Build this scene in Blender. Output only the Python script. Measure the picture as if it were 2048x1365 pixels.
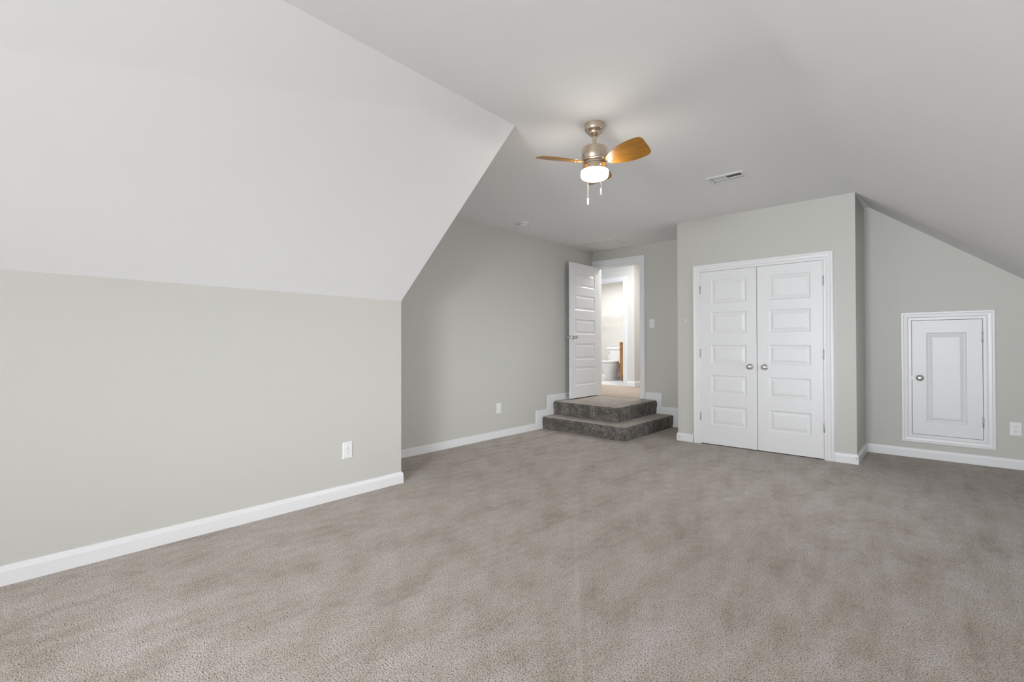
import bpy, bmesh, math, random
from mathutils import Vector, Matrix, noise
random.seed(7)
for o in list(bpy.data.objects): bpy.data.objects.remove(o)
SC = bpy.context.scene
COL = SC.collection

# ------------------------------------------------------------ camera
yaw, pitch, roll = math.radians(41.9495), math.radians(0.4817), math.radians(-0.116)
fw = Vector((-math.sin(yaw)*math.cos(pitch), math.cos(yaw)*math.cos(pitch), math.sin(pitch)))
rt = Vector((math.cos(yaw), math.sin(yaw), 0)); up = rt.cross(fw)
r2 = rt*math.cos(roll)+up*math.sin(roll); u2 = up*math.cos(roll)-rt*math.sin(roll)
cd = bpy.data.cameras.new('camera'); cam = bpy.data.objects.new('camera', cd); COL.objects.link(cam)
cd.sensor_width = 36; cd.lens = 951.1588/2048*36; cd.clip_start = .02
cam.matrix_world = Matrix(((r2.x,u2.x,-fw.x,0),(r2.y,u2.y,-fw.y,0),(r2.z,u2.z,-fw.z,1.15),(0,0,0,1)))
SC.camera = cam

# ------------------------------------------------------------ view, world, daylight
SC.view_settings.view_transform = 'Standard'; SC.view_settings.look = 'None'
SC.view_settings.gamma = 1; SC.view_settings.use_curve_mapping = False
SC.view_settings.exposure = 0.29
w = bpy.data.worlds.new('sky'); SC.world = w; w.use_nodes = True
w.node_tree.nodes['Background'].inputs[0].default_value = (.75,.85,1,1)
w.node_tree.nodes['Background'].inputs[1].default_value = 1.0
def area(name, loc, rot, sx, sy, power, color, spread=180):
    l = bpy.data.lights.new(name, 'AREA'); l.shape = 'RECTANGLE'; l.size = sx; l.size_y = sy
    l.energy = power; l.color = color; l.spread = math.radians(spread)
    o = bpy.data.objects.new(name, l); COL.objects.link(o); o.location = loc; o.rotation_euler = rot
    return o
R = math.radians
# daylight entering by the twin window in the gable wall behind the camera
# plus fill through two added low windows in the right knee wall, all unseen
area('daylight_gable_window', (-.69,-4.34,1.375), (R(90),0,0), 1.62, 1.25, 76, (.93,.97,1), 125)
area('fill_gable_upward', (-.69,-4.42,1.2), (R(103),0,R(-21)), 1.5, 1.0, 84, (.93,.97,1), 80)  # second lamp added as fill, tilted up at ceiling and right slope
area('fill_beam_rear_side', (.86,-3.2,1.0), (R(87),0,R(35)), 1.5, .8, 12, (.93,.97,1), 38)  # narrow beam added to brighten the recess and the knee wall
area('fill_front_side', (.95,4.2,.9), (R(90),0,R(90)), 1.6, .9, 12, (.93,.97,1), 80)  # fill lamp added to lift the recess and the far ceiling
# unseen ceiling lamps added for the hallway and the bathroom beyond the door
area('hallway_unseen_ceiling_light', (-3.6,7.45,2.79), (0,0,0), .5, .5, 29, (1,.985,.96))
area('bathroom_unseen_ceiling_light', (-5.45,8.85,2.79), (0,0,0), .9, .7, 25, (1,.995,.985), 150)

# ------------------------------------------------------------ materials
def mat(name, color, rough=.5, metal=0, **kw):
    m = bpy.data.materials.new(name); m.use_nodes = True
    b = m.node_tree.nodes['Principled BSDF']
    b.inputs['Base Color'].default_value = (*color,1); b.inputs['Roughness'].default_value = rough
    b.inputs['Metallic'].default_value = metal
    for k,v in kw.items(): b.inputs[k].default_value = v
    return m
def nd(m, t, **kw):
    n = m.node_tree.nodes.new(t)
    for k,v in kw.items():
        if hasattr(n,k) and k not in ('Scale',): setattr(n,k,v)
        else: n.inputs[k].default_value = v
    return n
def add_bump(m, scale, strength, dist, detail=3):
    nt = m.node_tree; tc = nd(m,'ShaderNodeTexCoord')
    n = nd(m,'ShaderNodeTexNoise'); n.inputs['Scale'].default_value = scale; n.inputs['Detail'].default_value = detail
    bp = nd(m,'ShaderNodeBump'); bp.inputs['Strength'].default_value = strength; bp.inputs['Distance'].default_value = dist
    nt.links.new(tc.outputs['Object'], n.inputs['Vector']); nt.links.new(n.outputs['Fac'], bp.inputs['Height'])
    nt.links.new(bp.outputs['Normal'], nt.nodes['Principled BSDF'].inputs['Normal'])
    return m
M_WALL = add_bump(mat('greige_wall_paint', (.60,.59,.552), .55), 60, .12, .002)
M_CEIL = add_bump(mat('white_ceiling_paint', (.885,.885,.89), .8), 60, .10, .002)
M_TRIM = mat('white_trim_paint', (.84,.84,.85), .35)
M_DOOR = mat('white_door_paint', (.83,.83,.84), .38)
M_HALL = add_bump(mat('hallway_wall_paint', (.68,.665,.635), .6), 60, .1, .002)
M_NICKEL = mat('satin_nickel', (.68,.67,.655), .2, 1)
M_HINGE = mat('dull_nickel_hinge', (.42,.42,.41), .42, .8)
M_FANMETAL = mat('brushed_nickel_fan', (.66,.56,.45), .24, 1)
M_PLATE = mat('white_plastic', (.86,.86,.86), .3)
M_DARK = mat('dark_slot', (.02,.02,.02), .6)
M_PORC = mat('white_porcelain', (.85,.86,.87), .12)
M_TILE = mat('bathroom_vinyl_floor', (.66,.67,.68), .35)
M_COUNTER = mat('pale_countertop', (.72,.68,.60), .3)
M_WIRE = mat('white_coated_wire', (.80,.79,.76), .4)
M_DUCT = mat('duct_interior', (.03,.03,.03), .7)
M_VENT = mat('white_enamel_vent', (.78,.78,.77), .45)

def carpet(name, light, mid, dark, thr, scale=150, bump=.012, wear=True):
    m = mat(name, mid, .95); nt = m.node_tree; L = nt.links; b = nt.nodes['Principled BSDF']
    b.inputs['Specular IOR Level'].default_value = .15
    b.inputs['Sheen Weight'].default_value = .12; b.inputs['Sheen Roughness'].default_value = .6
    tc = nd(m,'ShaderNodeTexCoord')
    n1 = nd(m,'ShaderNodeTexNoise'); n1.inputs['Scale'].default_value = scale; n1.inputs['Detail'].default_value = 2.0; n1.inputs['Roughness'].default_value = .6
    L.new(tc.outputs['Object'], n1.inputs['Vector'])
    # loose tufts: pale tips, mid pile, and dark gaps where a second noise opens the pile
    nf = nd(m,'ShaderNodeTexNoise'); nf.inputs['Scale'].default_value = scale*1.9; nf.inputs['Detail'].default_value = 2; nf.inputs['Roughness'].default_value = .7
    L.new(tc.outputs['Object'], nf.inputs['Vector'])
    av = nd(m,'ShaderNodeMath', operation='MULTIPLY_ADD'); av.inputs[1].default_value = .5
    hf = nd(m,'ShaderNodeMath', operation='MULTIPLY'); hf.inputs[1].default_value = .5
    L.new(n1.outputs['Fac'], hf.inputs[0]); L.new(nf.outputs['Fac'], av.inputs[0]); L.new(hf.outputs[0], av.inputs[2])
    cr = nd(m,'ShaderNodeValToRGB'); e = cr.color_ramp.elements
    e[0].position = thr-.055; e[0].color = (*dark,1); e[1].position = thr+.12; e[1].color = (*light,1)
    k = e.new(thr+.012); k.color = (*mid,1)
    L.new(av.outputs[0], cr.inputs['Fac'])
    col = cr.outputs['Color']
    if not wear:
        nl = nd(m,'ShaderNodeTexNoise'); nl.inputs['Scale'].default_value = 12; nl.inputs['Detail'].default_value = 4
        L.new(tc.outputs['Object'], nl.inputs['Vector'])
        cl = nd(m,'ShaderNodeValToRGB'); h = cl.color_ramp.elements
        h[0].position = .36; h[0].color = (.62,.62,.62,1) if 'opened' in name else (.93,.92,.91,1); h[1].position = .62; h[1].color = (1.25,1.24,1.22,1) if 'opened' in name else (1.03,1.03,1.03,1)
        L.new(nl.outputs['Fac'], cl.inputs['Fac'])
        ml = nd(m,'ShaderNodeMix', data_type='RGBA', blend_type='MULTIPLY'); ml.inputs[0].default_value = 1
        L.new(col, ml.inputs[6]); L.new(cl.outputs['Color'], ml.inputs[7]); col = ml.outputs[2]
    if wear:
        # trodden patches and vacuum streaks
        mp = nd(m,'ShaderNodeMapping'); mp.inputs['Rotation'].default_value = (0,0,R(8)); mp.inputs['Scale'].default_value = (1.8,.85,1)
        L.new(tc.outputs['Object'], mp.inputs['Vector'])
        n2 = nd(m,'ShaderNodeTexNoise'); n2.inputs['Scale'].default_value = 2.6; n2.inputs['Detail'].default_value = 9; n2.inputs['Roughness'].default_value = .72
        L.new(mp.outputs['Vector'], n2.inputs['Vector'])
        c2 = nd(m,'ShaderNodeValToRGB'); f = c2.color_ramp.elements
        f[0].position = .36; f[0].color = (.80,.77,.73,1); f[1].position = .60; f[1].color = (1.07,1.07,1.08,1)
        q = f.new(.47); q.color = (.98,.97,.95,1)
        L.new(n2.outputs['Fac'], c2.inputs['Fac'])
        mx = nd(m,'ShaderNodeMix', data_type='RGBA', blend_type='MULTIPLY'); mx.inputs[0].default_value = 1
        L.new(col, mx.inputs[6]); L.new(c2.outputs['Color'], mx.inputs[7]); col = mx.outputs[2]
        # the pile leans between a pinkish and a yellowish taupe
        nh = nd(m,'ShaderNodeTexNoise'); nh.inputs['Scale'].default_value = 5; nh.inputs['Detail'].default_value = 10; nh.inputs['Roughness'].default_value = .75
        L.new(mp.outputs['Vector'], nh.inputs['Vector'])
        ch = nd(m,'ShaderNodeValToRGB'); hh = ch.color_ramp.elements
        hh[0].position = .40; hh[0].color = (.90,.87,.80,1); hh[1].position = .58; hh[1].color = (1.05,1.03,1.05,1)
        L.new(nh.outputs['Fac'], ch.inputs['Fac'])
        mh = nd(m,'ShaderNodeMix', data_type='RGBA', blend_type='MULTIPLY'); mh.inputs[0].default_value = 1
        L.new(col, mh.inputs[6]); L.new(ch.outputs['Color'], mh.inputs[7]); col = mh.outputs[2]
        # a few small dark spots in the pile
        vo = nd(m,'ShaderNodeTexNoise'); vo.inputs['Scale'].default_value = 14; vo.inputs['Detail'].default_value = 4
        L.new(mp.outputs['Vector'], vo.inputs['Vector'])
        c3 = nd(m,'ShaderNodeValToRGB'); g = c3.color_ramp.elements
        g[0].position = .19; g[0].color = (.45,.42,.38,1); g[1].position = .26; g[1].color = (1,1,1,1)
        L.new(vo.outputs['Fac'], c3.inputs['Fac'])
        m3 = nd(m,'ShaderNodeMix', data_type='RGBA', blend_type='MULTIPLY'); m3.inputs[0].default_value = 1
        L.new(col, m3.inputs[6]); L.new(c3.outputs['Color'], m3.inputs[7]); col = m3.outputs[2]
        # the seam: a thin pale ridge between (-1.694,2.468) and (-1.036,1.534)
        d = Vector((-1.036+1.694, 1.534-2.468)).normalized(); nn = Vector((-d.y, d.x))
        sep = nd(m,'ShaderNodeSeparateXYZ'); L.new(tc.outputs['Object'], sep.inputs[0])
        def lin(a, bb, c):
            m1 = nd(m,'ShaderNodeMath', operation='MULTIPLY_ADD'); m1.inputs[1].default_value = a; m1.inputs[2].default_value = c
            L.new(sep.outputs[0], m1.inputs[0])
            m2 = nd(m,'ShaderNodeMath', operation='MULTIPLY_ADD'); m2.inputs[1].default_value = bb
            L.new(sep.outputs[1], m2.inputs[0]); L.new(m1.outputs[0], m2.inputs[2]); return m2.outputs[0]
        s = lin(nn.x, nn.y, -(nn.x*-1.694+nn.y*2.468)); a = nd(m,'ShaderNodeMath', operation='ABSOLUTE'); L.new(s, a.inputs[0])
        r_ = nd(m,'ShaderNodeMapRange'); r_.inputs['From Min'].default_value = .004; r_.inputs['From Max'].default_value = .016
        r_.inputs['To Min'].default_value = 1; r_.inputs['To Max'].default_value = 0; L.new(a.outputs[0], r_.inputs['Value'])
        t = lin(d.x, d.y, -(d.x*-1.694+d.y*2.468)); r3 = nd(m,'ShaderNodeMapRange')
        r3.inputs['From Min'].default_value = -.25; r3.inputs['From Max'].default_value = .1; L.new(t, r3.inputs['Value'])
        mm = nd(m,'ShaderNodeMath', operation='MULTIPLY'); L.new(r_.outputs[0], mm.inputs[0]); L.new(r3.outputs[0], mm.inputs[1])
        mk = nd(m,'ShaderNodeMath', operation='MULTIPLY'); mk.inputs[1].default_value = .14; L.new(mm.outputs[0], mk.inputs[0])
        m4 = nd(m,'ShaderNodeMix', data_type='RGBA'); m4.inputs[7].default_value = (*[c*1.25 for c in light],1)
        L.new(mk.outputs[0], m4.inputs[0]); L.new(col, m4.inputs[6]); col = m4.outputs[2]
    L.new(col, b.inputs['Base Color'])
    bp = nd(m,'ShaderNodeBump'); bp.inputs['Strength'].default_value = .9; bp.inputs['Distance'].default_value = bump
    L.new(n1.outputs['Fac'], bp.inputs['Height']); L.new(bp.outputs['Normal'], b.inputs['Normal'])
    return m
M_CARPET = carpet('taupe_cut_pile_carpet', (.70,.645,.60), (.56,.508,.468), (.07,.056,.045), .462, 165, .010)
M_RISER_SHADED = carpet('taupe_carpet_opened_pile_shaded', (.34,.31,.285), (.19,.168,.152), (.04,.034,.03), .48, 110, .02, False)  # same carpet made darker: shade within the pile is put into the colour
M_HALLCARPET = carpet('beige_hallway_carpet', (.52,.43,.35), (.44,.36,.29), (.22,.165,.12), .45, 150, .006, False)

def wood(name, c1, c2, axis='Y', rough=.35, scale=14):
    m = mat(name, c1, rough); nt = m.node_tree; L = nt.links
    tc = nd(m,'ShaderNodeTexCoord'); mp = nd(m,'ShaderNodeMapping')
    mp.inputs['Scale'].default_value = {'X':(.12,1,1),'Y':(1,.12,1),'Z':(1,1,.12)}[axis]
    n = nd(m,'ShaderNodeTexNoise'); n.inputs['Scale'].default_value = scale*5; n.inputs['Detail'].default_value = 5; n.inputs['Distortion'].default_value = .4
    cr = nd(m,'ShaderNodeValToRGB'); e = cr.color_ramp.elements
    e[0].position = .35; e[0].color = (*c2,1); e[1].position = .65; e[1].color = (*c1,1)
    L.new(tc.outputs['Object'], mp.inputs[0]); L.new(mp.outputs[0], n.inputs['Vector']); L.new(n.outputs['Fac'], cr.inputs[0])
    L.new(cr.outputs[0], nt.nodes['Principled BSDF'].inputs['Base Color']); return m
M_BLADE = wood('oak_fan_blade', (.36,.165,.022), (.26,.112,.015), 'X', .32)
M_VANITY = wood('oak_vanity', (.42,.215,.075), (.30,.14,.045), 'Z', .4)

M_GLOW = bpy.data.materials.new('lit_opal_glass'); M_GLOW.use_nodes = True
_b = M_GLOW.node_tree.nodes['Principled BSDF']; _b.inputs['Base Color'].default_value = (.9,.87,.8,1)
_b.inputs['Emission Color'].default_value = (1,.93,.83,1); _b.inputs['Emission Strength'].default_value = 30.0; _b.inputs['Roughness'].default_value=.2
M_PANE = bpy.data.materials.new('window_pane'); M_PANE.use_nodes = True
_n = M_PANE.node_tree; _n.nodes.remove(_n.nodes['Principled BSDF'])
_t = _n.nodes.new('ShaderNodeBsdfTransparent'); _g = _n.nodes.new('ShaderNodeBsdfGlossy'); _g.inputs['Roughness'].default_value=.02
_x = _n.nodes.new('ShaderNodeMixShader'); _x.inputs[0].default_value = .06
_n.links.new(_t.outputs[0],_x.inputs[1]); _n.links.new(_g.outputs[0],_x.inputs[2]); _n.links.new(_x.outputs[0],_n.nodes['Material Output'].inputs[0])

# ------------------------------------------------------------ mesh helpers
def obj(name, bm, m, parent=None, smooth=None, bevel=None):
    bmesh.ops.recalc_face_normals(bm, faces=bm.faces)
    me = bpy.data.meshes.new(name); bm.to_mesh(me); bm.free()
    for x in (m if isinstance(m,(list,tuple)) else [m]): me.materials.append(x)
    o = bpy.data.objects.new(name, me); COL.objects.link(o)
    if parent is not None: o.parent = parent
    if smooth is not None:
        for p in me.polygons: p.use_smooth = True
        a = R(smooth)
        b2 = bmesh.new(); b2.from_mesh(me)
        for e in b2.edges:
            e.smooth = not (len(e.link_faces)==2 and e.calc_face_angle(0) > a)
        b2.to_mesh(me); b2.free()
    if bevel:
        md = o.modifiers.new('bevel','BEVEL'); md.width = bevel; md.segments = 2; md.limit_method = 'ANGLE'; md.angle_limit = R(40)
    return o
def tag(o, label=None, cat=None, group=None, kind=None):
    if label: o['label'] = label
    if cat: o['category'] = cat
    if group: o['group'] = group
    if kind: o['kind'] = kind
    return o
def struct(o, label, cat): return tag(o, label, cat, kind='structure')
def empty(name, loc, label=None, cat=None, group=None, kind=None, rz=0):
    o = bpy.data.objects.new(name, None); COL.objects.link(o); o.location = loc; o.rotation_euler.z = rz
    o.empty_display_size = .05
    return tag(o, label, cat, group, kind)
def box(bm, x0,x1,y0,y1,z0,z1):
    vs = [bm.verts.new((x,y,z)) for x in (x0,x1) for y in (y0,y1) for z in (z0,z1)]
    for f in ((0,1,3,2),(4,6,7,5),(0,4,5,1),(2,3,7,6),(0,2,6,4),(1,5,7,3)): bm.faces.new([vs[i] for i in f])
    return bm
def loft(bm, rings, closed=True, cap0=True, cap1=True):
    rs = [[bm.verts.new(p) for p in r] for r in rings]; n = len(rs[0])
    for a,b in zip(rs,rs[1:]):
        for i in range(n if closed else n-1):
            bm.faces.new((a[i],a[(i+1)%n],b[(i+1)%n],b[i]))
    if cap0: bm.faces.new(rs[0])
    if cap1: bm.faces.new(rs[-1][::-1])
    return bm
def prism(bm, poly, f0, f1):   # poly of 2D points mapped by two functions to 3D
    return loft(bm, [[f0(*p) for p in poly],[f1(*p) for p in poly]])
def lathe(bm, prof, seg=32, mtx=None, cap=True):   # prof: (r, z)
    rings = []
    for r,z in prof:
        ring = [Vector((max(r,1e-5)*math.cos(2*math.pi*i/seg), max(r,1e-5)*math.sin(2*math.pi*i/seg), z)) for i in range(seg)]
        if mtx: ring = [mtx@p for p in ring]
        rings.append(ring)
    return loft(bm, rings, cap0=cap, cap1=cap)
def tube(bm, pts, r, seg=8):
    pts = [Vector(p) for p in pts]; rings = []
    for i,p in enumerate(pts):
        d = (pts[min(i+1,len(pts)-1)]-pts[max(i-1,0)]).normalized()
        a = d.cross(Vector((0,0,1)) if abs(d.z)<.9 else Vector((1,0,0))).normalized(); b = d.cross(a)
        rings.append([p+(a*math.cos(2*math.pi*k/seg)+b*math.sin(2*math.pi*k/seg))*r for k in range(seg)])
    return loft(bm, rings)
def sweep(bm, path, prof, f, closed=False, side=1):
    """mitred sweep: path of 2D points, prof of (offset sideways, second coordinate), f(px,py,second)->3D"""
    P = [Vector(p) for p in path]; n = len(P); rings = []
    for i,p in enumerate(P):
        def nrm(a,b):
            d = (b-a).normalized(); return Vector((-d.y,d.x))*side
        ns = []
        if closed or i>0: ns.append(nrm(P[i-1],p))
        if closed or i<n-1: ns.append(nrm(p,P[(i+1)%n]))
        if len(ns)==2:
            mtr = (ns[0]+ns[1]); mtr = mtr/ max(mtr.dot(ns[0]),1e-6)
        else: mtr = ns[0]
        rings.append([f(p.x+mtr.x*u, p.y+mtr.y*u, s) for u,s in prof])
    if closed: 
        rs = [[bm.verts.new(q) for q in r] for r in rings]; k = len(prof)
        for a in range(n):
            for i in range(k):
                bm.faces.new((rs[a][i],rs[a][(i+1)%k],rs[(a+1)%n][(i+1)%k],rs[(a+1)%n][i]))
    else: loft(bm, rings)
    return bm

# ------------------------------------------------------------ dimensions (metres, camera stands at x=0 y=0)
XK, YK, ZK = -3.354, 2.343, 1.520     # left knee wall, its far corner and its top
ZC = 2.614                            # flat ceiling
XR = -4.08                            # wall of the recess behind the knee wall
YF = 6.451                            # far wall with the door
XC0, XC, YC = -2.348, -.595, 5.601    # closet box
YA = 6.342                            # wall with the low access door
XRW, ZRK = .82, 1.513                 # right knee wall
YB = -4.2                             # gable wall behind the camera
ZL = .36                              # landing / hallway floor
T = .12

# ------------------------------------------------------------ floor
struct(obj('floor', box(bmesh.new(), XR-T, XRW+T, YB-T, YF+T, -.12, 0), M_CARPET), 'taupe cut pile carpet covering the whole bonus room floor', 'floor')

# ------------------------------------------------------------ left side
bm = bmesh.new(); prism(bm, [(XR-T,0),(XK,0),(XK,ZK),(XR-T,ZK)], lambda x,z:(x,YB-T,z), lambda x,z:(x,YK,z))
struct(obj('wall_left', bm, M_WALL), 'low greige knee wall along the left side', 'wall')
bm = bmesh.new()
def xcr(y): return -2.059-.0223*(y-.841)
loft(bm, [[(XR-T,YB-T,ZK),(XK,YB-T,ZK),(xcr(YB-T),YB-T,ZC+.001),(xcr(YB-T),YB-T,2.8),(XR-T,YB-T,2.8)],
          [(XR-T,YK,ZK),(XK,YK,ZK),(xcr(YK),YK+.02,ZC+.001),(xcr(YK),YK+.02,2.8),(XR-T,YK,2.8)]])
struct(obj('ceiling_slope_left', bm, M_CEIL), 'white sloped ceiling rising from the left knee wall', 'ceiling')
bm = bmesh.new()
prism(bm, [(xcr(YB-T),YB-T),(-.596,YB-T),(-.596,YC),(-.547,YA),(-.54,YF+T),(XR-T,YF+T),(XR-T,YK),(xcr(YK),YK+.02)], lambda x,y:(x,y,ZC), lambda x,y:(x,y,ZC+.12))
struct(obj('ceiling', bm, M_CEIL), 'flat white ceiling carrying the fan', 'ceiling')
struct(obj('wall_recess', box(bmesh.new(), XR-T, XR, YK, YF+T, 0, ZC), M_WALL), 'greige wall of the recess leading to the steps', 'wall')
# right slope
bm = bmesh.new()
def slab(bm, tri, h=.12):
    loft(bm, [tri, [(x,y,z+h) for x,y,z in tri]])
slab(bm, [(-.596,YB-T,ZC),(-.596,YC,ZC),(XRW+T,YC,ZRK-.0966),(XRW+T,YB-T,ZRK-.0966)])
slab(bm, [(-.596,YC,ZC),(-.547,YA,ZC),(XRW+T,YA,ZRK-.0566),(XRW+T,YC,ZRK-.0966)])
struct(obj('ceiling_slope_right', bm, M_CEIL), 'white sloped ceiling falling toward the right side', 'ceiling')
# right knee wall (outside the picture), with two added window openings
bm = bmesh.new()
for a,b in ((YB-T,-4.0),(-2.4,3.4),(5.0,YA+T)): box(bm, XRW,XRW+T, a,b, 0,ZRK+.02)
for a,b in ((-4.0,-2.4),(3.4,5.0)): box(bm, XRW,XRW+T, a,b, 0,.45); box(bm, XRW,XRW+T, a,b, 1.4,ZRK+.02)
struct(obj('wall_right', bm, M_WALL), 'low greige knee wall on the right, outside the picture', 'wall')
# gable wall with its window opening (behind the camera)
bm = bmesh.new()
box(bm, XK,-1.5, YB-T,YB, 0,2.75); box(bm, .12,XRW, YB-T,YB, 0,2.75)
box(bm, -1.5,.12, YB-T,YB, 0,.75); box(bm, -1.5,.12, YB-T,YB, 2.0,2.75)
struct(obj('wall_back', bm, M_WALL), 'gable wall behind the camera', 'wall')
def window(name, org, w, h, rz, label):
    t = empty(name, org, label, 'window', kind='structure', rz=rz)
    bm = bmesh.new(); s = .05
    for (a,b,c,d) in ((0,w,0,s),(0,w,h-s,h),(0,s,s,h-s),(w-s,w,s,h-s),(s,w-s,h/2-.02,h/2+.02),(w/2-.04,w/2+.04,s,h-s)): box(bm, a,b,-.03,.03,c,d)
    obj('window_frame', bm, M_TRIM, t)
    obj('window_pane', box(bmesh.new(), s,w-s,-.003,.003,s,h-s), M_PANE, t)
window('window_1', (-1.5,YB-.06,.75), 1.62, 1.25, 0, 'white framed window in the gable wall behind the camera')
window('fill_window_rear', (XRW+.06,-4.0,.45), 1.6, .95, R(90), 'added unseen low window for fill light at the rear of the right knee wall')  # invented opening for the rear fill beam
window('fill_window_mid', (XRW+.06,3.4,.45), 1.6, .95, R(90), 'added unseen low window for fill light in the middle of the right knee wall')  # invented opening for the front fill lamp

# ------------------------------------------------------------ far wall with the doorway
DX0, DX1, DZ1 = -3.995, -3.264, 2.357
bm = bmesh.new()
box(bm, XR,DX0,YF,YF+T,0,2.85); box(bm, DX1,XC0+.1,YF,YF+T,0,2.85); box(bm, DX0,DX1,YF,YF+T,DZ1,2.85); box(bm, DX0,DX1,YF,YF+T,0,ZL-.004)
struct(obj('wall_far', bm, M_WALL), 'greige far wall holding the raised doorway', 'wall')
# closet box
bm = bmesh.new(); OX0, OX1, OZ = -2.075, -.855, 1.996
box(bm, XC0,OX0,YC,YC+T,0,ZC); box(bm, OX1,XC,YC,YC+T,0,ZC); box(bm, OX0,OX1,YC,YC+T,OZ,ZC)
box(bm, XC0,XC0+.1,YC+T,YF,0,ZC); box(bm, XC-.1,XC,YC+T,YF,0,ZC)
box(bm, XC0+.1,XC-.1,YF-.02,YF+T,0,ZC)
struct(obj('wall_closet', bm, M_WALL), 'greige walls boxing in the double door closet', 'wall')
# wall with access door
AX0, AX1, AZ0, AZ1 = -.212, .306, .239, 1.391
bm = bmesh.new()
def top(x): return ZC-(x+.547)*.805
prism(bm, [(XC,0),(AX0,0),(AX0,top(AX0)+.05),(-.547,ZC+.05),(XC,ZC+.05)], lambda x,z:(x,YA,z), lambda x,z:(x,YA+.11,z))
prism(bm, [(AX1,0),(XRW+T,0),(XRW+T,top(XRW+T)+.05),(AX1,top(AX1)+.05)], lambda x,z:(x,YA,z), lambda x,z:(x,YA+.11,z))
prism(bm, [(AX0,0),(AX1,0),(AX1,AZ0),(AX0,AZ0)], lambda x,z:(x,YA,z), lambda x,z:(x,YA+.11,z))
prism(bm, [(AX0,AZ1),(AX1,AZ1),(AX1,top(AX1)+.05),(AX0,top(AX0)+.05)], lambda x,z:(x,YA,z), lambda x,z:(x,YA+.11,z))
box(bm, AX0-.05,AX1+.05,YA+.11,YA+.13,AZ0-.05,AZ1+.05)
struct(obj('wall_access', bm, M_WALL), 'greige wall under the right slope with the low access door', 'wall')

# ------------------------------------------------------------ baseboards
BP = [(0,-.03),(.014,-.03),(.014,.066),(.011,.078),(.008,.090),(0,.094)]
def baseboard(name, path, label, side=1, z=0):
    bm = sweep(bmesh.new(), path, BP, lambda x,y,s:(x,y,s+z if s>=0 else z), side=side)
    return struct(obj(name, bm, M_TRIM), label, 'baseboard')
baseboard('baseboard_left', [(XK,YB),(XK,YK),(XR+.05,YK)], 'white baseboard along the left knee wall', side=-1)
baseboard('baseboard_closet_left', [(OX0-.087,YC),(XC0,YC),(XC0,YF-.02)], 'short white baseboard left of the closet doors', side=1)
baseboard('baseboard_closet_right', [(XC,YA),(XC,YC),(OX1+.082,YC)], 'white baseboard wrapping the right corner of the closet', side=1)
baseboard('baseboard_access', [(XRW,YA),(XC+.014,YA)], 'white baseboard under the low access door', side=1)
baseboard('baseboard_right', [(XRW,YB),(XRW,YA-.014)], 'white baseboard of the right knee wall', side=1)
def stepped(name, poly, f0, f1, label):
    struct(obj(name, prism(bmesh.new(), poly, f0, f1), M_TRIM, bevel=.003), label, 'baseboard')
stepped('baseboard_recess', [(YK,0),(YF-.016,0),(YF-.016,.452),(5.271,.452),(5.271,.258),(5.015,.258),(5.015,.088),(YK,.088)],
        lambda y,z:(XR,y,z), lambda y,z:(XR+.014,y,z), 'white baseboard that climbs beside the steps on the recess wall')
stepped('baseboard_far', [(DX1+.078,0),(XC0-.016,0),(XC0-.016,.09),(-2.66,.09),(-2.66,.272),(-2.933,.272),(-2.933,.464),(DX1+.078,.464)],
        lambda x,z:(x,YF,z), lambda x,z:(x,YF-.014,z), 'white baseboard stepping down from the doorway on the far wall')

# ------------------------------------------------------------ casings
CP = [(0,0),(0,.009),(.004,.012),(.024,.012),(.030,.016),(.036,.014),(.058,.016),(.064,.021),(.078,.021),(.084,.016),(.087,0)]
CPF = [(0,0),(0,.012),(.050,.015),(.060,.019),(.070,.019),(.075,.014),(.075,0)]
def casing(name, path, prof, y, label, closed=False, side=1):
    bm = sweep(bmesh.new(), path, prof, lambda x,z,s:(x,y-s,z), closed=closed, side=side)
    return struct(obj(name, bm, M_TRIM), label, 'door casing')
casing('trim_closet', [(OX0+.003,0),(OX0+.003,OZ-.003),(OX1-.003,OZ-.003),(OX1-.003,0)], CP, YC, 'moulded white casing around the double closet doors')
casing('trim_access', [(AX0,AZ0),(AX0,AZ1),(AX1,AZ1),(AX1,AZ0)], CP, YA, 'moulded white four sided casing around the low access door', closed=True)
bm = bmesh.new()
def board(poly, d): prism(bm, poly, lambda x,z:(x,YF,z), lambda x,z:(x,YF-d,z))
HZ = DZ1+.104
board([(XR+.001,DZ1+.003),(DX1,DZ1+.003),(DX1+.070,HZ-.006),(XR+.001,HZ-.006)], .015)
board([(DX1,ZL),(DX1,DZ1+.003),(DX1+.070,HZ-.006),(DX1+.070,ZL)], .015)
board([(XR+.001,ZL),(DX0,ZL),(DX0,DZ1+.003),(XR+.001,DZ1+.003)], .015)
board([(XR+.001,HZ-.024),(DX1+.057,HZ-.024),(DX1+.075,HZ),(XR+.001,HZ)], .020)
board([(DX1+.057,ZL),(DX1+.057,HZ-.024),(DX1+.075,HZ),(DX1+.075,ZL)], .020)
# jamb lining and stop
box(bm, DX1-.002,DX1+.012,YF-.001,YF+T+.001,ZL,DZ1); box(bm, DX0-.012,DX0+.002,YF-.001,YF+T+.001,ZL,DZ1); box(bm, DX0,DX1,YF-.001,YF+T+.001,DZ1-.002,DZ1+.012)
box(bm, DX1-.014,DX1-.002,YF+.045,YF+.08,ZL,DZ1-.002); box(bm, DX0,DX1-.014,YF+.045,YF+.08,DZ1-.014,DZ1-.002)
tr = struct(obj('trim_entry', bm, M_TRIM), 'white casing and jamb of the raised entry doorway', 'door casing')
sp = obj('strike_plate', box(bmesh.new(), DX1-.0045,DX1-.002,YF+.008,YF+.036,1.24,1.30), M_NICKEL, tr); tag(sp, 'small nickel strike plate')

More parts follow.
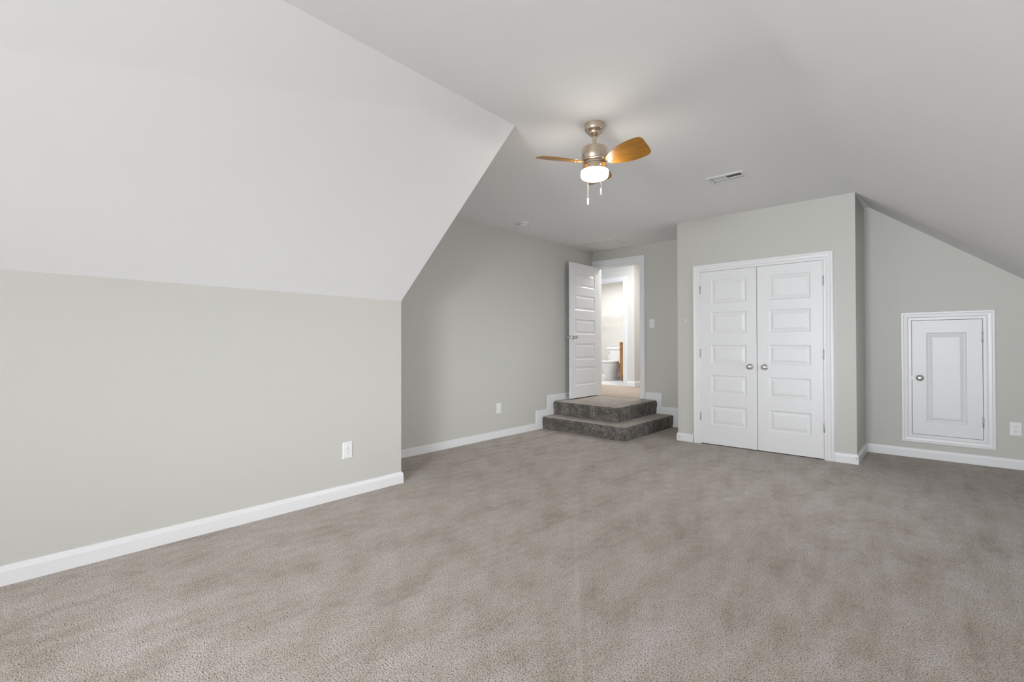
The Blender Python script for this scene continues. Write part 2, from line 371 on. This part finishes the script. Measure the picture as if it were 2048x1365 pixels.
# ------------------------------------------------------------ doors
RINGS = [(0,0),(.005,.0035),(.012,.0075),(.018,.0085),(.024,.0075),(.046,.0015),(.050,.001)]
def panel_leaf(w, h, t, panels, both=True):
    """leaf in local x 0..w, z 0..h, front at y=0 facing -y, thickness to y=t"""
    bm = bmesh.new()
    xs = sorted({0,w,*[p[0] for p in panels],*[p[2] for p in panels]}); zs = sorted({0,h,*[p[1] for p in panels],*[p[3] for p in panels]})
    def side(yf):
        for i in range(len(xs)-1):
            for j in range(len(zs)-1):
                x0,x1,z0,z1 = xs[i],xs[i+1],zs[j],zs[j+1]
                pan = any(p[0]<=x0+1e-6 and p[2]>=x1-1e-6 and p[1]<=z0+1e-6 and p[3]>=z1-1e-6 for p in panels)
                if pan: continue
                bm.faces.new([bm.verts.new(q) for q in ((x0,yf(0),z0),(x1,yf(0),z0),(x1,yf(0),z1),(x0,yf(0),z1))])
        for p in panels:
            rr = [[(p[0]+o,yf(d),p[1]+o),(p[2]-o,yf(d),p[1]+o),(p[2]-o,yf(d),p[3]-o),(p[0]+o,yf(d),p[3]-o)] for o,d in RINGS]
            loft(bm, rr, cap0=False, cap1=True)
    side(lambda d: d); side(lambda d: t-d)
    for a,b in (((0,0),(w,0)),((w,0),(w,h)),((w,h),(0,h)),((0,h),(0,0))):
        bm.faces.new([bm.verts.new(q) for q in ((a[0],0,a[1]),(b[0],0,b[1]),(b[0],t,b[1]),(a[0],t,a[1]))])
    bmesh.ops.remove_doubles(bm, verts=bm.verts, dist=1e-5)
    return bm
def knob_mesh():   # axis -y, on the leaf face at y=0
    m = Matrix.Rotation(R(90),4,'X')
    bm = bmesh.new()
    lathe(bm, [(.0,0),(.033,0),(.033,.003),(.030,.007),(.022,.010),(.013,.013),(.0115,.026),(.014,.032),(.023,.038),(.0275,.046),(.0275,.054),(.023,.061),(.014,.065),(.004,.0655)], 28, m)
    return bm
def hinge(parent, x, y, z, h=.09, rz=0):
    bm = bmesh.new()
    lathe(bm, [(.004,-h/2-.004),(.0062,-h/2),(.0062,h/2),(.004,h/2+.004)], 12, Matrix.Translation((x,y,z)))
    box(bm, x-.004,x+.004,y+.003,y+.0065,z-h/2,z+h/2)
    return tag(obj('hinge', bm, M_HINGE, parent, smooth=40), 'satin nickel butt hinge')
# closet doors
CZ = .01
PZ = [(1.622,1.889),(1.279,1.519),(.936,1.145),(.585,.801),(.229,.451)]
def closet_leaf(name, x0, x1, px0, px1, knobx, hx, label):
    t = empty(name, (x0, YC-.005, CZ), label, 'door', kind='structure')
    obj('door_leaf', panel_leaf(x1-x0, 1.991-CZ, .035, [(px0-x0, a-CZ, px1-x0, b-CZ) for a,b in PZ]), M_DOOR, t)
    k = obj('door_knob', knob_mesh(), M_NICKEL, t, smooth=50); k.location = (knobx-x0, 0, .908-CZ); tag(k,'round satin nickel knob')
    for z in (1.785,1.05,.320): hinge(t, hx-x0, -.006, z-CZ)
    return t
closet_leaf('door_2', -2.071,-1.470, -1.953,-1.573, -1.538, -2.0735, 'left leaf of the white five panel closet doors')
closet_leaf('door_3', -1.465,-.860, -1.354,-.966, -1.392, -.8565, 'right leaf of the white five panel closet doors')
# access door
t = empty('door_4', (AX0+.003, YA-.004, AZ0+.003), 'low white single panel attic access door in the wall under the right slope', 'door', kind='structure')
W_, H_ = AX1-AX0-.006, AZ1-AZ0-.006
obj('door_leaf', panel_leaf(W_, H_, .03, [(-.103-AX0, .366-AZ0, .192-AX0, 1.262-AZ0)]), M_DOOR, t)
k = obj('door_knob', knob_mesh(), M_NICKEL, t, smooth=50); k.location = (-.150-AX0-.003, 0, .808-AZ0-.003); tag(k,'round satin nickel knob')
for z in (1.216,.406): hinge(t, W_+.0015, -.006, z-AZ0-.003)
obj('latch', box(bmesh.new(), -.0035,.0,.001,.012,.808-AZ0-.020,.808-AZ0+.014), M_HINGE, t)
# entry door, standing open against the recess wall
LZ0, LZ1 = .374, 2.350
t = empty('door_1', (-3.950, 5.668, LZ0), 'white five panel entry door standing open at the top of the steps', 'door', kind='structure', rz=R(90))
pz = [(2.003,2.219-.002),(1.661,1.884),(1.306,1.527),(.930,1.170),(.552,.825)]
obj('door_leaf', panel_leaf(.762, LZ1-LZ0, .035, [(.104,a-LZ0,.645,b-LZ0) for a,b in pz]), M_DOOR, t)
k = obj('door_knob', knob_mesh(), M_NICKEL, t, smooth=50); k.location = (.058,0,1.262-LZ0); tag(k,'round satin nickel knob')
k2 = obj('door_knob', knob_mesh(), M_NICKEL, t, smooth=50); k2.location = (.058,.035,1.262-LZ0); k2.rotation_euler.z = R(180); k2.scale = (1,.95,1); tag(k2,'round satin nickel knob')
obj('latch', box(bmesh.new(), -.002,.001,.008,.030,1.262-LZ0-.028,1.262-LZ0+.028), M_NICKEL, t)

# ------------------------------------------------------------ carpeted steps
def rounded_L(xw, y0w, xc, yc, yf, r):
    """outline from the wall (xw,y0w) along the front to the corner (xc,yc), rounded, then back to the far wall"""
    pts = [(xw, y0w)]
    n = 14
    for i in range(1,n): 
        u = i/n; pts.append((xw+(xc-r-xw)*u, y0w+(yc-y0w)*u))
    for i in range(9):
        a = -math.pi/2+math.pi/2*i/8; pts.append((xc-r+r*math.cos(a), yc+r+r*math.sin(a)))
    m = 12
    for i in range(1,m+1): pts.append((xc, yc+r+(yf-yc-r)*i/m))
    return pts
def carpet_step(name, parent, xw, y0w, xc, yc, yf, z0, z1, label):
    bm = bmesh.new(); out = rounded_L(xw,y0w,xc,yc,yf,.085)
    # densify
    P = [Vector(p) for p in out]; D = []
    for a,b in zip(P,P[1:]):
        k = max(1,int((b-a).length/.012))
        for i in range(k): D.append(a+(b-a)*i/k)
    D.append(P[-1]); n = len(D)
    nr = []
    for i in range(n):
        d = (D[min(i+1,n-1)]-D[max(i-1,0)]).normalized(); nr.append(Vector((d.y,-d.x)))
    prof = [(-.012,z0)]; H = z1-z0; rr = .032
    for i in range(1,9): prof.append((-.012+.012*math.sin(i/8*math.pi*.5), z0+(H-rr)*i/8))
    for i in range(1,10):
        a = math.pi/2*i/9; prof.append((-rr+rr*math.cos(a), z1-rr+rr*math.sin(a)))
    for d in (.044,.060): prof.append((-d, z1+.001))
    rings = []
    for k,(off,z) in enumerate(prof):
        ring = []
        for i in range(n):
            q = D[i]+nr[i]*off
            v = Vector((q.x,q.y,z)); s = noise.noise(v*60)*.0045+noise.noise(v*22)*.003
            if z>z0+.001 and k<len(prof)-2:
                v = Vector((q.x+nr[i].x*s, q.y+nr[i].y*s, z+s*.5))
            v.x = max(v.x, xw); v.y = min(v.y, yf)
            ring.append(v)
        rings.append(ring)
    rs = [[bm.verts.new(p) for p in r] for r in rings]
    for kk,(a,b) in enumerate(zip(rs,rs[1:])):
        for i in range(n-1):
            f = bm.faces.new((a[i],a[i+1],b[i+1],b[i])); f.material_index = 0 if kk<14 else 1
    # flat of the tread: straight across to the back corner
    c = bm.verts.new((xw,yf,z1+.001)); last = rs[-1]
    f = bm.faces.new(last+[c]); f.material_index = 1
    bmesh.ops.triangulate(bm, faces=[f])
    c0 = bm.verts.new((xw,yf,z0)); first = rs[0]
    for i in range(n-1): bm.faces.new((first[i+1],first[i],c0))
    bm.faces.new([c0]+[r[0] for r in rs]+[c]); bm.faces.new([c0,c]+[r[-1] for r in rs[::-1]])
    o = obj(name, bm, [M_RISER_SHADED, M_CARPET], parent, smooth=80); tag(o, label); return o
st = empty('carpeted_steps', (-3.4,5.7,0), 'pair of taupe carpeted corner steps climbing to the raised entry doorway', 'steps')
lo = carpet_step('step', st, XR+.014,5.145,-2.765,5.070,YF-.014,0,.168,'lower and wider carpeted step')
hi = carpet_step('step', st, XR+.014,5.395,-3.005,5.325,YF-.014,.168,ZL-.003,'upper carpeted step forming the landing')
for o in (lo,hi): o.location = (3.4,-5.7,0)

# ------------------------------------------------------------ hallway and bathroom beyond the door
YH, YBB = 8.203, 9.85
struct(obj('floor_hallway', box(bmesh.new(), -6.6,-2.9,YF+.002,YH+.05,ZL-.12,ZL), M_HALLCARPET), 'beige carpet of the hallway beyond the entry door', 'floor')
struct(obj('floor_hallway_end', box(bmesh.new(), -4.39,-2.9,YH+.05,10.0,ZL-.12,ZL), M_HALLCARPET), 'beige carpet at the far end of the hallway', 'floor')
struct(obj('floor_bathroom', box(bmesh.new(), -6.6,-4.39,YH+.05,YBB+T,ZL-.12,ZL-.004), M_TILE), 'pale vinyl floor of the bathroom', 'floor')
struct(obj('ceiling_hallway', box(bmesh.new(), -6.6,-2.9,YF+T,10.0,2.82,2.92), M_CEIL), 'white ceiling over hallway and bathroom', 'ceiling')
BX0, BX1, BZ1 = -5.28, -4.508, 2.375
bm = bmesh.new()
box(bm, -6.6,BX0,YH,YH+.11,ZL,2.82); box(bm, BX1,-4.277,YH,YH+.11,ZL,2.82); box(bm, BX0,BX1,YH,YH+.11,BZ1,2.82)
box(bm, -4.387,-4.277,YH+.11,10.0,ZL,2.82)
struct(obj('wall_hallway', bm, M_HALL), 'pale hallway wall around the bathroom doorway', 'wall')
bm = bmesh.new()
box(bm, -2.9,-2.78,YF+T,10.0,ZL,2.82); box(bm, -4.277,-2.9,9.9,10.0,ZL,2.82); box(bm, -6.6,-6.5,YF+T,YH,ZL,2.82)
struct(obj('wall_hallway_side', bm, M_HALL), 'pale side wall of the hallway, hidden by the doorway', 'wall')
bm = bmesh.new()
box(bm, -6.5,-4.387,YBB,YBB+T,ZL,2.82); box(bm, -6.6,-6.5,YH+.11,YBB+T,ZL,2.82)
struct(obj('wall_bathroom', bm, M_HALL), 'off white bathroom wall behind the toilet', 'wall')
bm = bmesh.new()
sweep(bm, [(BX0,ZL),(BX0,BZ1),(BX1,BZ1),(BX1,ZL)], CP, lambda x,z,s:(x,YH-s,z), side=1)
box(bm, BX1-.002,BX1+.012,YH-.001,YH+.112,ZL,BZ1); box(bm, BX0,BX1,YH-.001,YH+.112,BZ1-.002,BZ1+.012); box(bm, BX0-.012,BX0+.002,YH-.001,YH+.112,ZL,BZ1)
box(bm, BX1-.014,BX1-.002,YH+.04,YH+.075,ZL,BZ1)
struct(obj('trim_bathroom', bm, M_TRIM), 'white casing of the bathroom doorway at the end of the hallway', 'door casing')
bm = sweep(bmesh.new(), [(-4.277,9.9),(-4.277,YH),(BX1+.087,YH)], BP, lambda x,y,s:(x,y,max(s,0)+ZL), side=1)
struct(obj('baseboard_hallway', bm, M_TRIM), 'white baseboard turning the hallway corner', 'baseboard')
bm = sweep(bmesh.new(), [(-5.2,YBB),(-6.5,YBB)], BP, lambda x,y,s:(x,y,max(s,0)+ZL-.004), side=1)
struct(obj('baseboard_bathroom', bm, M_TRIM), 'white baseboard behind the toilet', 'baseboard')

# toilet (local: x across, -y front, z up)
def ell(cx, cy, z, rx, ryf, ryb, n=36, p=2.3):
    out = []
    for i in range(n):
        a = 2*math.pi*i/n; c, s = math.cos(a), math.sin(a)
        x = math.copysign(abs(c)**(2/p), c)*rx; y = math.copysign(abs(s)**(2/p), s)*(ryb if s>0 else ryf)
        out.append((cx+x, cy+y, z))
    return out
tl = empty('toilet', (-5.485, YBB-.03, ZL-.004), 'white two piece toilet seen through the bathroom doorway beside the oak vanity', 'toilet')
def rbox(bm, rows, p=7, n=40):   # rows: (z, cx, cy, rx, ry)
    return loft(bm, [ell(cx,cy,z,rx,ry,ry,n,p) for z,cx,cy,rx,ry in rows])
obj('bowl', loft(bmesh.new(), [ell(0,-.36,0,.105,.20,.25),ell(0,-.36,.03,.100,.195,.245),ell(0,-.37,.12,.102,.21,.235),ell(0,-.39,.20,.115,.225,.225),ell(0,-.41,.27,.142,.245,.23),ell(0,-.42,.33,.168,.26,.24),
     ell(0,-.42,.37,.180,.275,.24),ell(0,-.42,.385,.182,.278,.24),ell(0,-.42,.39,.175,.27,.235)]), M_PORC, tl, smooth=60)
# trapway relief on both flanks
for s in (-1,1):
    bm = bmesh.new()
    pts = [(s*.075,-.50,.26),(s*.098,-.43,.22),(s*.100,-.36,.24),(s*.098,-.30,.29),(s*.09,-.24,.27),(s*.09,-.20,.18),(s*.09,-.22,.08),(s*.085,-.26,.02)]
    tube(bm, pts, .034, 12)
    obj('trapway', bm, M_PORC, tl, smooth=70)
obj('deck', rbox(bmesh.new(), [(.30,0,-.15,.10,.09),(.36,0,-.15,.17,.11),(.39,0,-.15,.19,.12),(.395,0,-.15,.185,.115)]), M_PORC, tl, smooth=60)
obj('seat', loft(bmesh.new(), [ell(0,-.43,.392,.178,.272,.20),ell(0,-.43,.396,.184,.278,.20),ell(0,-.43,.408,.184,.278,.20),ell(0,-.43,.412,.178,.272,.19)]), M_PORC, tl, smooth=50)
obj('lid', loft(bmesh.new(), [ell(0,-.43,.414,.178,.272,.20),ell(0,-.43,.418,.186,.280,.20),ell(0,-.43,.432,.184,.278,.20),ell(0,-.43,.440,.160,.25,.18)]), M_PORC, tl, smooth=50)
obj('tank', rbox(bmesh.new(), [(.395,0,-.115,.190,.085),(.42,0,-.115,.197,.092),(.68,0,-.112,.222,.105),(.69,0,-.112,.222,.105)]), M_PORC, tl, smooth=50)
obj('tank_lid', rbox(bmesh.new(), [(.69,0,-.114,.230,.112),(.70,0,-.114,.238,.118),(.72,0,-.114,.238,.118),(.732,0,-.114,.228,.108)]), M_PORC, tl, smooth=50)
bm = bmesh.new(); lathe(bm, [(.0,0),(.013,0),(.013,.008),(.006,.012),(.006,.024)], 16, Matrix.Translation((-.165,-.215,.635))@Matrix.Rotation(R(90),4,'X'))
tube(bm, [(-.165,-.236,.635),(-.14,-.238,.632),(-.10,-.238,.626)], .006, 8)
tag(obj('flush_lever', bm, M_NICKEL, tl, smooth=50), 'chrome flush lever')
for s in (-1,1):
    tag(obj('bolt_cap', lathe(bmesh.new(), [(.016,0),(.016,.012),(.010,.020),(.002,.022)], 14, Matrix.Translation((s*.118,-.33,0))), M_PORC, tl, smooth=50), None)
obj('foot', loft(bmesh.new(), [ell(0,-.34,0,.135,.17,.17),ell(0,-.34,.012,.132,.165,.165),ell(0,-.34,.03,.10,.14,.15)]), M_PORC, tl, smooth=50)

# vanity
vx0, vx1, vy0, vy1 = -5.19, -4.40, 9.27, YBB-.005
va = empty('bathroom_vanity', (vx0, vy0, ZL-.004), 'oak bathroom vanity cabinet with pale top standing right of the toilet', 'vanity')
W = vx1-vx0; D = vy1-vy0
bm = bmesh.new(); box(bm, 0,W,.02,D,.10,.845); box(bm, .012,W,.085,D,0,.10); obj('cabinet_body', bm, M_VANITY, va)
def van_front(name, x0,x1,z0,z1):
    f = obj(name, panel_leaf(x1-x0, z1-z0, .019, [(.05,.05,x1-x0-.05,z1-z0-.05)] if z1-z0>.2 else []), M_VANITY, va); f.location = (x0,.001,z0); return f
van_front('drawer_front', .012,W/2-.01,.715,.825); van_front('drawer_front', W/2+.01,W-.012,.715,.825)
for a,b,kx in ((.012,W/2-.01,W/2-.05),(W/2+.01,W-.012,W/2+.05)):
    d = van_front('cabinet_door', a,b,.125,.695)
    obj('door_pull', lathe(bmesh.new(), [(.004,0),(.004,.015),(.012,.02),(.012,.026),(.004,.03)], 14, Matrix.Translation((kx-a,0,.50))@Matrix.Rotation(R(90),4,'X')), M_NICKEL, d, smooth=50)
bm = bmesh.new(); box(bm, -.03,W,-.025,D,.845,.875); box(bm, -.03,W,D-.02,D,.875,.955)
tag(obj('countertop', bm, M_COUNTER, va, bevel=.004), 'pale cultured stone countertop with backsplash')
# wire shelf
ws = empty('wire_shelf', (-5.90, YBB, 1.845), 'white wire shelf on the bathroom wall above the toilet', 'shelf')
bm = bmesh.new()
for y,z in ((-.005,0),(-.10,0),(-.20,0),(-.295,0),(-.30,-.03)): tube(bm, [(0,y,z),(1.4,y,z)], .004 if y>-.29 else .005, 8)
for i in range(57): tube(bm, [(i*.025,0,.004),(i*.025,-.30,.004),(i*.025,-.303,-.03)], .0018, 5)
obj('shelf_deck', bm, M_WIRE, ws, smooth=50)
for x in (.02,.62,1.2):
    obj('brace', tube(bmesh.new(), [(x,-.295,-.02),(x,-.006,-.27)], .006, 8), M_WIRE, ws, smooth=50)

# ------------------------------------------------------------ ceiling fan
fan = empty('ceiling_fan', (-1.692,2.705,ZC), 'brushed nickel three blade ceiling fan with lit drum light', 'ceiling fan')
obj('canopy', lathe(bmesh.new(), [(.0,0),(.0655,0),(.0655,-.030),(.064,-.040),(.055,-.052),(.043,-.056),(.040,-.066),(.034,-.074),(.022,-.080),(.016,-.082)], 48), M_FANMETAL, fan, smooth=35)
obj('downrod', lathe(bmesh.new(), [(.0135,-.078),(.0135,-.145)], 24), M_FANMETAL, fan, smooth=40)
obj('collar', lathe(bmesh.new(), [(.0155,-.128),(.019,-.132),(.024,-.150),(.024,-.158)], 28), M_FANMETAL, fan, smooth=40)
obj('motor_housing', lathe(bmesh.new(), [(.0,-.156),(.066,-.156),(.079,-.160),(.0845,-.168),(.0845,-.232),(.0825,-.236),(.0825,-.246),(.078,-.250),(.0,-.252)], 64), M_FANMETAL, fan, smooth=35)
obj('rotor_plate', lathe(bmesh.new(), [(.0,-.250),(.070,-.250),(.072,-.256),(.072,-.268),(.060,-.272),(.0,-.272)], 48), M_FANMETAL, fan, smooth=35)
obj('light_fitter', lathe(bmesh.new(), [(.0,-.270),(.072,-.270),(.079,-.274),(.081,-.282),(.081,-.312),(.078,-.316),(.0,-.316)], 64), M_FANMETAL, fan, smooth=35)
obj('glass_shade', lathe(bmesh.new(), [(.0,-.311),(.086,-.311),(.0895,-.315),(.0905,-.325),(.0895,-.343),(.085,-.355),(.074,-.361),(.052,-.364),(.025,-.3655),(.0,-.366)], 64), M_GLOW, fan, smooth=60)
def blade_bm():   # along +x from .075 to .435
    prof = [(.105,.030),(.125,.042),(.150,.056),(.190,.072),(.240,.086),(.290,.094),(.340,.097),(.385,.095),(.412,.089),(.427,.078),(.434,.064)]
    sk = lambda x: -.10*max(0,x-.13)
    pts = [(x,w_*.95+sk(x)) for x,w_ in prof]+[(.437,.03+sk(.437)),(.437,-.02+sk(.437))]+[(x+.002,-w_*.95+sk(x)) for x,w_ in prof[::-1]]
    bm = bmesh.new(); loft(bm, [[(x,y,-.003) for x,y in pts],[(x,y,.003) for x,y in pts]]); return bm
F2 = Vector((-.6684,.7438,0)); base_a = math.atan2(F2.y,F2.x)
for i in range(3):
    a = base_a-R(12)+i*R(120)
    Mx = Matrix.Rotation(a,4,'Z')@Matrix.Rotation(R(-17),4,'X')
    b = obj('fan_blade', blade_bm(), M_BLADE, fan, bevel=.0015); b.matrix_local = Matrix.Translation((0,0,-.262))@Mx@Matrix.Diagonal((.885,1,1,1))
    bm = bmesh.new()
    pl = [(.05,.022),(.10,.020),(.125,.034),(.155,.034),(.17,.022),(.172,0),(.17,-.022),(.155,-.034),(.125,-.034),(.10,-.020),(.05,-.022)]
    loft(bm, [[(x,y,.0035) for x,y in pl],[(x,y,.0075) for x,y in pl]])
    arm = obj('blade_iron', bm, M_FANMETAL, b, smooth=40)
    for (sx,sy) in ((.125,.018),(.125,-.018),(.158,0)):
        obj('screw', lathe(bmesh.new(), [(.001,-.0062),(.003,-.0058),(.0045,-.0045),(.0045,-.003)], 12, Matrix.Translation((sx,sy,0))), M_FANMETAL, b, smooth=60)
rr = Vector((.7438,.6684,0))
def chain(p, z0, z1, z2):
    bm = bmesh.new(); n = int((z0-z1)/.0045)
    tube(bm, [(p.x,p.y,z0-ZC),(p.x,p.y,z1-ZC)], .0010, 6)
    for i in range(n): bmesh.ops.create_icosphere(bm, subdivisions=1, radius=.0017, matrix=Matrix.Translation((p.x,p.y,z1-ZC+.0045*i)))
    c = obj('pull_chain', bm, M_FANMETAL, fan, smooth=60)
    tag(obj('chain_fob', lathe(bmesh.new(), [(.002,z1-ZC),(.0055,z1-ZC-.003),(.0062,z1-ZC-.012),(.0062,z2-ZC+.004),(.003,z2-ZC)], 16, Matrix.Translation((p.x,p.y,0))), M_PLATE, c, smooth=50), 'white cylindrical fob')
pa = rr*.0265-F2*.088; pb = rr*-.031+F2*.086
chain(pa, 2.322, 2.160, 2.114); chain(pb, 2.322, 2.150, 2.103)
obj('chain_switch', lathe(bmesh.new(), [(.005,0),(.005,.012),(.003,.014)], 12, Matrix.Translation((pa.x*.83,pa.y*.83,2.320-ZC))@Matrix.Rotation(math.atan2(pa.y,pa.x),4,'Z')@Matrix.Rotation(R(90),4,'Y')), M_FANMETAL, fan, smooth=50)

# ------------------------------------------------------------ ceiling fittings
# supply register
rg = empty('air_register', (-1.370,4.355,ZC), 'white louvred air register in the ceiling in front of the closet', 'air vent')
hx, hy = .153, .104
bm = sweep(bmesh.new(), [(-hx+.03,-hy+.03),(hx-.03,-hy+.03),(hx-.03,hy-.03),(-hx+.03,hy-.03)], [(0,0),(0,.007),(.008,.0085),(.026,.006),(.030,.001),(.030,0)], lambda x,y,s:(x,y,-s), closed=True, side=-1)
obj('frame', bm, M_VENT, rg)
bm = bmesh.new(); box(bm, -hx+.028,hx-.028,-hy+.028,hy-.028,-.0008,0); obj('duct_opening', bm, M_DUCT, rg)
bm = bmesh.new(); N = 11
for s_ in (-1,1):
    for row in (-1,1):
        ya, yb = (-hy+.03,-.001) if row<0 else (.001,hy-.03)
        for i in range(N):
            x = s_*(.006+i*(hx-.038)/N); c = .0042
            op = s_>0 and row<0
            prism(bm, [(x-c,-.0015),(x-c+.0012,-.0010),(x+c*.45,-.0068),(x+c*.45-.0012,-.0073)] if op else [(x-c*.75,-.0068),(x-c*.75+.0012,-.0073),(x+c*1.1,-.0015),(x+c*1.1-.0012,-.0010)],
                  lambda a,b:(a,ya,b), lambda a,b:(a,yb,b))
obj('louvres', bm, M_VENT, rg)
bm = bmesh.new(); box(bm, -hx+.03,hx-.03,-.0015,.0015,-.0078,-.002); box(bm, -.003,.003,-hy+.03,hy-.03,-.0078,-.002); obj('crossbar', bm, M_VENT, rg)
# return grille
rt_ = empty('return_air_grille', (-3.628,5.970,ZC), 'large white return air grille in the ceiling above the steps', 'air vent')
gx, gy = .292, .212
bm = sweep(bmesh.new(), [(-gx+.04,-gy+.04),(gx-.04,-gy+.04),(gx-.04,gy-.04),(-gx+.04,gy-.04)], [(0,0),(0,.010),(.010,.012),(.034,.009),(.040,.001),(.040,0)], lambda x,y,s:(x,y,-s), closed=True, side=-1)
obj('frame', bm, M_VENT, rt_)
obj('filter_panel', box(bmesh.new(), -gx+.038,gx-.038,-gy+.038,gy-.038,-.005,0), M_VENT, rt_)
bm = bmesh.new()
for i in range(5):
    y = -gy+.065+i*(2*gy-.14)/4
    prism(bm, [(y-.018,-.0045),(y-.016,-.0085),(y-.012,-.0085),(y+.020,-.0045)], lambda a,b:(-gx+.04,a,b), lambda a,b:(gx-.04,a,b))
obj('louvres', bm, M_VENT, rt_)
# smoke detector
sd = empty('smoke_detector', (-3.705,4.325,ZC), 'round white smoke detector on the ceiling near the recess wall', 'smoke detector')
obj('mounting_base', lathe(bmesh.new(), [(0,0),(.076,0),(.076,-.010),(.070,-.013),(0,-.013)], 40), M_PLATE, sd, smooth=40)
obj('detector_cover', lathe(bmesh.new(), [(0,-.013),(.062,-.013),(.066,-.018),(.064,-.030),(.052,-.036),(.030,-.038),(0,-.039)], 40), M_PLATE, sd, smooth=40)
bm = bmesh.new()
for i in range(16):
    a = 2*math.pi*i/16; lathe(bm, [(.003,-.019),(.003,-.028)], 6, Matrix.Translation((math.cos(a)*.0645,math.sin(a)*.0645,0)))
obj('vent_slots', bm, M_DARK, sd)

# ------------------------------------------------------------ outlets and switches (local: x across, -y out of wall, z up)
def plate_bm(w, h, t=.006):
    return loft(bmesh.new(), [[(-w/2,0,-h/2),(w/2,0,-h/2),(w/2,0,h/2),(-w/2,0,h/2)],
        [(-w/2,-t*.5,-h/2),(w/2,-t*.5,-h/2),(w/2,-t*.5,h/2),(-w/2,-t*.5,h/2)],
        [(-w/2+.005,-t,-h/2+.005),(w/2-.005,-t,-h/2+.005),(w/2-.005,-t,h/2-.005),(-w/2+.005,-t,h/2-.005)]])
def outlet(loc, rz, label, w=.078, h=.125):
    t = empty('wall_outlet', loc, label, 'outlet', rz=rz)
    obj('cover_plate', plate_bm(w,h), M_PLATE, t)
    for s in (1,-1):
        z = s*.020
        pts = []
        for i in range(24):
            a = 2*math.pi*i/24; pts.append((.0165*math.cos(a), max(-.0135,min(.0135,.0165*math.sin(a)))))
        r_ = obj('receptacle', loft(bmesh.new(), [[(x,-.0055,z+q) for x,q in pts],[(x,-.0085,z+q) for x,q in pts]]), M_PLATE, t)
        bm = bmesh.new()
        box(bm, -.0075,-.0058,-.0088,-.0084,z-.001,z+.009); box(bm, .0055,.0072,-.0088,-.0084,z+.0005,z+.008)
        lathe(bm, [(.0028,.0084),(.0028,.0088)], 10, Matrix.Translation((0,0,z-.0075))@Matrix.Rotation(R(90),4,'X'))
        obj('slot', bm, M_DARK, r_)
    obj('screw', lathe(bmesh.new(), [(.0030,.005),(.0030,.0066),(.001,.007)], 10, Matrix.Rotation(R(90),4,'X')), M_NICKEL, t)
    return t
outlet((XK,1.857,.353), R(90), 'white duplex outlet on the left knee wall, nearest the camera')
outlet((.515,YA,.368), 0, 'white duplex outlet right of the low access door')
# decora style plate on the recess wall
t = empty('wall_outlet', (XR,4.290,.364), 'white wall plate low on the recess wall left of the steps', 'outlet', rz=R(90))
obj('cover_plate', plate_bm(.078,.125), M_PLATE, t)
obj('receptacle', box(bmesh.new(), -.017,.017,-.0078,-.005,-.033,.033), M_PLATE, t, bevel=.001)
# switch by the doorway
t = empty('light_switch', (-3.083,YF,1.456), 'white single light switch right of the entry doorway', 'light switch')
obj('cover_plate', plate_bm(.078,.122), M_PLATE, t)
bm = bmesh.new(); box(bm, -.005,.005,-.0075,-.005,-.012,.012); prism(bm, [(0,-.004),(-.011,.004),(-.011,.008),(0,.006)], lambda a,b:(-.0035,-.006+a,b), lambda a,b:(.0035,-.006+a,b))
obj('toggle', bm, M_PLATE, t)
# small painted switch cover left of closet
t = empty('light_switch', (-2.250,YC,1.435), 'small wall coloured plate with a white toggle left of the closet doors', 'light switch')
obj('cover_plate', plate_bm(.050,.070,.003), M_WALL, t)
bm = bmesh.new(); prism(bm, [(0,-.014),(-.008,-.010),(-.014,.012),(-.010,.018),(0,.020)], lambda a,b:(-.005,-.003+a,b), lambda a,b:(.005,-.003+a,b))
tag(obj('toggle', bm, M_PLATE, t), 'white toggle')

# ------------------------------------------------------------ door stops
def stop(loc, rz, label, L=.012, r=.011):
    t = empty('door_stop', loc, label, 'door stop', rz=rz)
    m = Matrix.Rotation(R(90),4,'X')
    obj('stop_body', lathe(bmesh.new(), [(.0,0),(r*.8,0),(r,.003),(r*.75,.006),(r*.45,.008),(r*.4,L),(r*.6,L+.002)], 18, m), M_NICKEL, t, smooth=50)
    obj('bumper', lathe(bmesh.new(), [(r*.6,L+.002),(r*.72,L+.004),(r*.6,L+.009),(.001,L+.010)], 18, m), M_PLATE, t, smooth=50)
    return t
stop((XC0+.012,YC-.014,.060), 0, 'small nickel stop on the baseboard corner left of the closet')
stop((XC-.006,YC-.014,.056), 0, 'small nickel stop on the baseboard corner right of the closet')
stop((XR+.014,5.715,.415), R(90), 'spring door stop on the stepped baseboard behind the open entry door', L=.055, r=.010)
